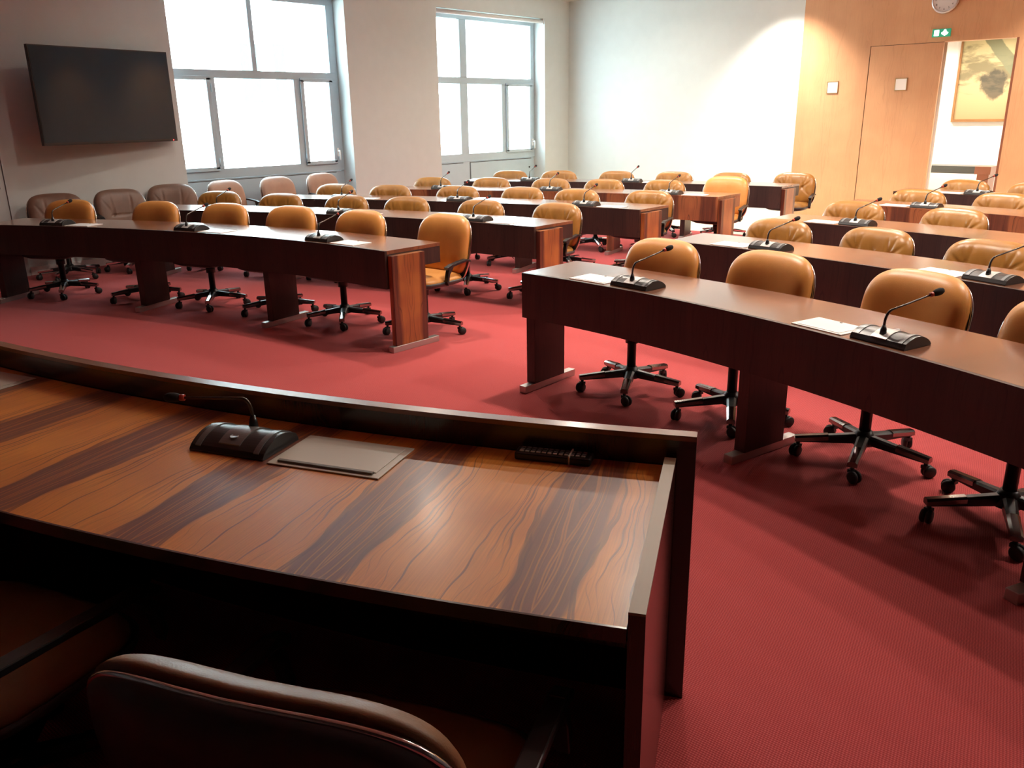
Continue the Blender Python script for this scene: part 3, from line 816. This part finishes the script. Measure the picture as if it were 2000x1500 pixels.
def make_desk(row):
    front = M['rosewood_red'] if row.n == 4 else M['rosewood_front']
    q0 = row.at(0, 0, 0)
    e = empty('curved_desk', (0, 0, 0), cat='desk', group='curved conference desks in rows',
              label=f"long curved rosewood desk of the {ROWN[row.n]} row {row.side} of the aisle")
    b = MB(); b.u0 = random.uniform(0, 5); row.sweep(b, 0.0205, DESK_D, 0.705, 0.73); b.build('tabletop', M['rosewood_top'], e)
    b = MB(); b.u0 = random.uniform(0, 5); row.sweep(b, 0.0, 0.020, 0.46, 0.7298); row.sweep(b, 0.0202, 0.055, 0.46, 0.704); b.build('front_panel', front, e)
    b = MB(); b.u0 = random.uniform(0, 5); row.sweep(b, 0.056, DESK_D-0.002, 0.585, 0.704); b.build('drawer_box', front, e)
    spots = [(-0.002 if row.side == 'left' else 0.008, True), (leg_spot(row, 1.46), False), (leg_spot(row, 2.90), False), (row.len-0.04, False)]
    for L, end in spots:
        b = MB(); b.u0 = random.uniform(0, 3)
        prd = row.side == 'left' and end
        if prd: b.u0 = 0.17+row.y0+0.18
        th = 0.045 if prd else 0.065
        zt = 0.695 if prd else 0.584
        d0, d1 = (0.025, 0.335) if prd else (0.03, 0.32)
        e0, e1 = (-th, 0.0) if prd else (0.0, th)
        if not prd and L > 4: e0, e1 = -th, 0.0
        LL = max(L, 0.0) if not prd else 0.0
        p = [row.at(LL, d0, 0.045, e0), row.at(LL, d0, 0.045, e1), row.at(LL, d1, 0.045, e1), row.at(LL, d1, 0.045, e0)]
        if row.side == 'left': p = [p[1], p[0], p[3], p[2]]
        b.hexa(p+[Vector((q.x, q.y, zt)) for q in p], 2)
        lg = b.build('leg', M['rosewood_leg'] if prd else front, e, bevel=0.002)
        f = MB(); c = (e0+e1)/2; w2 = 0.026; fb = 0.37 if prd and row.n == 5 else 0.44
        p = [row.at(LL, -0.05 if not prd else -0.01, 0.0, c-w2), row.at(LL, -0.05 if not prd else -0.01, 0, c+w2), row.at(LL, fb, 0, c+w2), row.at(LL, fb, 0, c-w2)]
        if row.side == 'left': p = [p[1], p[0], p[3], p[2]]
        f.hexa(p+[Vector((q.x, q.y, 0.0445)) for q in p], 1); f.build('foot', M['alu'], lg, bevel=0.003)
    return e
for k in ROWS: make_desk(ROWS[k])

# ---------------------------------------------------------------- microphones and socket lids
def make_mic(loc, rz, neck_dir=(0, 1, 0.66), plate=None, **kw):
    """local +y points to the speaker; the neck rises from the side away from the speaker"""
    e = empty('desk_microphone', loc, rz, **kw)
    w, d = 0.125, 0.085
    def prof(s_): return 0.008+0.038*math.sin(PI*min(1.0, 0.05+0.95*s_))**0.75 if 0 < s_ < 1 else 0.006
    def strip(x0, x1, lift, s0=0.0, s1=1.0, n=18, base=False):
        rows = []
        for i in range(n+1):
            q = s0+(s1-s0)*i/n; y = -d+2*d*q; z = prof(q)+lift
            zb_ = 0.0 if base else z-0.003
            rows.append([(x0, y, zb_), (x0, y, z), (x1, y, z), (x1, y, zb_)])
        m_ = MB(); m_.grid(rows, False, closed_v=True); m_.fan(rows[0]); m_.fan(rows[-1]); return m_
    strip(-w, w, 0.0, base=True).build('base', M['mic_body'], e, bevel=0.002)
    for x0, x1 in ((-w*0.86, -w*0.72), (w*0.72, w*0.86)):
        strip(x0, x1, 0.0025, 0.04, 0.96).build('side_strip', M['mic_side'], e)
    cp = strip(-0.036, 0.036, 0.003, 0.05, 0.88).build('centre_plate', plate or M['mic_plate'], e)
    b = MB(); zz = prof(0.74)+0.003
    b.lathe([(0, 0.0), (0.013, 0.0), (0.013, 0.004), (0.009, 0.003), (0, 0.0035)], 16, (0, -d+2*d*0.74, zz-0.001)); b.build('button', M['mic_plate_dark'], cp)
    nd = Vector(neck_dir).normalized()
    y0 = -d+2*d*0.22; z0 = prof(0.22)
    b = MB(); b.lathe([(0, 0), (0.014, 0), (0.012, 0.018), (0.007, 0.035), (0, 0.035)], 14, (0, y0, z0)); b.build('neck_socket', M['black'], e)
    A = Vector((0, y0, z0+0.03)); B = A+Vector((0, 0, 0.058)); 
    pts = [A]
    for i in range(1, 9):
        q = i/8; pts.append(A*(1-q)**2+B*(2*q*(1-q))+(B+nd*0.03)*q*q)
    E_ = pts[-1]; pts.append(E_+nd*0.165)
    b = MB(); b.tube(pts, [0.0055]*8+[0.0045, 0.0042], 8); b.build('neck', M['neck'], e)
    H = pts[-1]
    b = MB(); b.tube([H-nd*0.004, H+nd*0.010], 0.0095, 10); b.build('light_ring', M['red_ring'], e)
    b = MB(); b.tube([H+nd*0.010, H+nd*0.014, H+nd*0.026, H+nd*0.040, H+nd*0.052, H+nd*0.056], [0.008, 0.012, 0.0145, 0.0145, 0.010, 0.004], 12); b.build('head', M['foam'], e)
    return e
def make_lid(loc, rz, w, d, mat, bar, **kw):
    e = empty('socket_lid', loc, rz, **kw)
    b = MB(); b.box(-w/2, w/2, -d/2, d/2, 0.0, 0.004); b.build('frame_plate', mat, e, bevel=0.0015)
    b = MB(); b.box(-w/2+0.02, w/2-0.02, -d/2+0.028, d/2-0.012, 0.0041, 0.0062); b.build('flap', mat, e, bevel=0.001)
    b = MB()
    if bar: b.box(-w/2+0.025, w/2-0.025, -d/2+0.014, -d/2+0.026, 0.0041, 0.010)
    else: b.box(-0.006, 0.006, -d/2+0.012, -d/2+0.02, 0.0041, 0.007)
    b.build('grip_bar' if bar else 'latch', M['lid_slot'], e, bevel=0.001)
    remember(e)
    return e
mic_px = {('left', 1): [(635, 467), (375, 446), (105, 437)], ('left', 2): [(927, 428), (660, 415)], ('left', 3): [(1138, 401), (897, 391)],
          ('left', 4): [(1315, 376), (1078, 371)], ('left', 5): [(1235, 353), (1025, 354)],
          ('right', 1): [(1230, 556), (1715, 664)], ('right', 2): [(1502, 485), (1936, 547)], ('right', 3): [(1675, 438)], ('right', 4): [(1812, 403)], ('right', 5): [(1912, 378)]}
first_mic = {}; first_lid = None
ENDN = ['nearest aisle', 'second from aisle', 'third from aisle']
for key, row in ROWS.items():
    pts = []
    for (px, py) in mic_px[key]:
        L, d = row.nearest(plan(px, py, 0.74)); pts.append(L)
    # rows the photo shows only in part carry the rest of their sets at the same spacing
    need = 3 if row.side == 'left' else len(pts)
    while len(pts) < need: pts.append(pts[-1]+1.45)
    for i, L in enumerate(pts):
        if L > row.len-0.1: continue
        p = row.at(L, 0.125, 0.7302); rz = row.ang(L)
        kw = dict(label=f"black gooseneck microphone, {ROWN[row.n]} row desk {row.side} of aisle, {ENDN[i]}", cat='microphone', group='gooseneck microphones on the desk rows')
        if row.side not in first_mic:
            first_mic[row.side] = make_mic(p, rz, (0.12, 1, 0.32) if row.side == 'left' else (0.42, 1, 0.36), **kw); remember(first_mic[row.side])
        else: dup(first_mic[row.side], p, rz+random.uniform(-0.05, 0.05), **kw)
        Lq = L-0.29
        if Lq < 0.16: continue
        q = row.at(Lq, 0.125, 0.7302); rz = row.ang(Lq)
        kw = dict(label=f"white rectangular socket lid, {ROWN[row.n]} row desk {row.side} of aisle, {ENDN[i]}", cat='socket lid', group='socket lids in the desk rows')
        if first_lid is None: first_lid = make_lid(q, rz+PI, 0.26, 0.185, M['lid_white'], False, **kw)
        else: dup(first_lid, q, rz+PI, **kw)

# ---------------------------------------------------------------- chairs in the rows (back-rest tops measured in the photograph)
smooth0 = tuft0 = None
for key, pts in CH.items():
    row = ROWS[key]
    for i, (px, py) in enumerate(pts):
        smooth = row.n == 1 or (key == ('left', 4) and i == 0)
        zt = 0.89 if smooth else 0.835
        L, T = SEAT[key][i]
        n = row.normal(max(L, 0.03)); P = T-n*0.285
        rz = math.atan2(n.y, n.x)-PI/2 + random.uniform(-0.07, 0.07)
        where = 'at aisle end' if i == 0 else f"{ORD[i]} from aisle"
        look = 'smooth orange leather swivel chair' if smooth else 'tufted tan leather swivel chair'
        kw = dict(label=f"{look}, {ROWN[row.n]} row {row.side} of aisle, {where}", cat='chair', group='leather swivel chairs behind the desk rows')
        if smooth and smooth0 is None:
            smooth0 = make_chair('swivel_chair', 0.89, 0.55, M['leather_orange'], False, M['black'], loc=(P.x, P.y, 0), rz=rz, **kw)
        elif not smooth and tuft0 is None:
            tuft0 = make_chair('swivel_chair', 0.835, 0.55, M['leather_tan'], True, M['chrome'], loc=(P.x, P.y, 0), rz=rz, **kw)
        else: dup(smooth0 if smooth else tuft0, (P.x, P.y, 0), rz, turn=random.uniform(-0.1, 0.1), **kw)
# chairs along the window wall
wall0 = None
WLAB = ['brown leather chair against the wall, first from the service door', 'brown leather chair against the wall under the television, second from the service door',
        'brown leather chair against the wall, third from the service door beside the near window',
        'brown leather chair in front of the near window, closest to the television', 'brown leather chair in the middle in front of the near window',
        'brown leather chair in front of the near window, farthest from the television']
for i, ((px, py), ang) in enumerate(zip([(103, 378), (229, 374), (332, 362), (435, 352), (537, 345), (625, 338)], (78, 84, 70, 100, 96, 96))):
    T = plan(px, py, 0.885)
    if i == 2: T = T*1.02
    if i == 1: T = T*1.035
    rz = rad(ang); n = Vector((-math.sin(rz), math.cos(rz)))
    P = T-n*0.285
    kw = dict(label=WLAB[i], cat='chair', group='brown chairs along the window wall')
    if i == 3: wall0 = make_chair('swivel_chair', 0.885, 0.55, M['leather_rose'], False, M['chrome'], arms=0.62, loc=(P.x, P.y, 0), rz=rz, **kw)
    elif wall0 is None: wall0 = make_chair('swivel_chair', 0.885, 0.56, M['leather_brown'], False, M['chrome'], seam=True, arms=0.62, loc=(P.x, P.y, 0), rz=rz, **kw)
    else: dup(wall0, (P.x, P.y, 0), rz, **kw)

# ---------------------------------------------------------------- presidential desk in the foreground
PC = Vector((-5.05, 9.67))
def pa(phi, r, z): return Vector((PC.x+r*math.sin(phi), PC.y-r*math.cos(phi), z))
PH0, PH1 = rad(-11.0), rad(26.8)
def parc(mb, r0, r1, z0, z1, p0, p1, grain='r', n=48):
    for i in range(n):
        a, c = p0+(p1-p0)*i/n, p0+(p1-p0)*(i+1)/n
        R_ = 9.2; u = mb.u0
        A0, A1, B0, B1 = (lambda z, q=q, r=r: pa(q, r, z) for q, r in ((a, r0), (a, r1), (c, r0), (c, r1)))
        mb.quad([A0(z1), B0(z1), B1(z1), A1(z1)], [(u+a*R_, r0), (u+c*R_, r0), (u+c*R_, r1), (u+a*R_, r1)])
        mb.quad([A0(z0), B0(z0), B1(z0), A1(z0)], [(u+a*R_, r0), (u+c*R_, r0), (u+c*R_, r1), (u+a*R_, r1)])
        for X0, X1 in ((A0, B0), (A1, B1)):
            mb.quad([X0(z0), X1(z0), X1(z1), X0(z1)], [(u+a*R_, z0), (u+c*R_, z0), (u+c*R_, z1), (u+a*R_, z1)])
        for k, (X0, X1) in ((0, (A0, A1)), (n-1, (B0, B1))):
            if i == k: mb.quad([X0(z0), X1(z0), X1(z1), X0(z1)], [(u+r0, z0), (u+r1, z0), (u+r1, z1), (u+r0, z1)])
pd = empty('presidential_desk', (0, 0, 0), label='large curved rosewood desk with a raised front rail in the foreground', cat='desk')
b = MB(); b.u0 = 0.37; parc(b, 8.845, 9.60, 0.70, 0.73, PH0, PH1); b.build('work_surface', M['rosewood'], pd)
b = MB(); parc(b, 9.6002, 9.606, 0.699, 0.7302, PH0, PH1); b.build('edge_band', M['rosewood_dark'], pd)
b = MB(); b.u0 = 1.1; parc(b, 8.80, 8.84, 0.0, 0.80, PH0-rad(0.2), rad(27.32)); b.build('front_panel', M['rosewood_dark'], pd)
b = MB(); parc(b, 8.80, 8.84, 0.8005, 0.815, PH0-rad(0.2), rad(27.32))
b.uv = [[(v_, u_) for u_, v_ in f] for f in b.uv]                # the grain of the cap runs along the rail
b.build('rail_cap', M['rail'], pd)
for (p0, p1, nm) in ((rad(26.81), rad(27.0), 'side_board'), (PH0-rad(0.19), PH0-rad(0.01), 'side_board')):
    b = MB(); b.u0 = 0.4; parc(b, 8.865, 9.60, 0.0, 0.756, p0, p1, n=1); sb = b.build(nm, M['rosewood_dark'], pd)
    b = MB(); parc(b, 8.865, 9.60, 0.7562, 0.762, p0, p1, n=1); b.build('edge_strip', M['edge_wood'], sb)
b = MB(); b.u0 = 0.9; parc(b, 8.85, 9.2, 0.40, 0.42, PH0, rad(26.78)); b.build('shelf', M['rosewood_dark'], pd)
for p in (2.0, 14.4):
    b = MB(); parc(b, 8.85, 9.5, 0.0, 0.699, rad(p), rad(p+0.25), n=1); b.build('divider', M['rosewood_dark'], pd)

tp = rad(20.5)
pm = plan(478, 866, 0.735)
make_mic((pm.x, pm.y, 0.7302), rad(21)+PI, (0.92, 0.33, 0.02), M['mic_plate_dark'], label='black gooseneck microphone on the foreground desk, its neck bent to the left', cat='microphone')
pl = plan(668, 890, 0.733)
make_lid((pl.x, pl.y, 0.7302), rad(22), 0.34, 0.215, M['lid'], True, label='cream metal socket lid beside the microphone on the foreground desk', cat='socket lid')
pl = plan(-42, 744, 0.733)
make_lid((pl.x, pl.y, 0.7302), rad(16), 0.34, 0.215, M['lid'], True, label='cream metal socket lid at the left edge of the foreground desk', cat='socket lid')
rp = plan(1082, 888, 0.745)
rm = empty('remote_control', (rp.x, rp.y, 0.7302), rad(25), label='black remote control lying under the rail of the foreground desk', cat='remote control')
b = MB(); b.box(-0.105, 0.105, -0.026, 0.026, 0, 0.022); b.build('body', M['black'], rm, bevel=0.005)
for i in range(12):
    for j in range(3):
        b = MB(); b.box(-0.092+i*0.0155, -0.082+i*0.0155, -0.017+j*0.0125, -0.009+j*0.0125, 0.0221, 0.0245)
        b.build('button', M['mic_plate'] if j == 0 else M['mic_side'], rm)
b = MB(); b.box(0.045, 0.049, -0.0272, 0.0272, -0.0, 0.0262); b.build('rubber_band', M['lid'], rm)

# the two presidential chairs seen from behind
kw = dict(cat='chair', group='chairs behind the foreground desk')
def pchair(T, rz, label, src=None):
    n = Vector((-math.sin(rz), math.cos(rz)))
    P = T-n*0.335
    if src: return dup(src, (P.x, P.y, 0), rz, label=label, **kw)
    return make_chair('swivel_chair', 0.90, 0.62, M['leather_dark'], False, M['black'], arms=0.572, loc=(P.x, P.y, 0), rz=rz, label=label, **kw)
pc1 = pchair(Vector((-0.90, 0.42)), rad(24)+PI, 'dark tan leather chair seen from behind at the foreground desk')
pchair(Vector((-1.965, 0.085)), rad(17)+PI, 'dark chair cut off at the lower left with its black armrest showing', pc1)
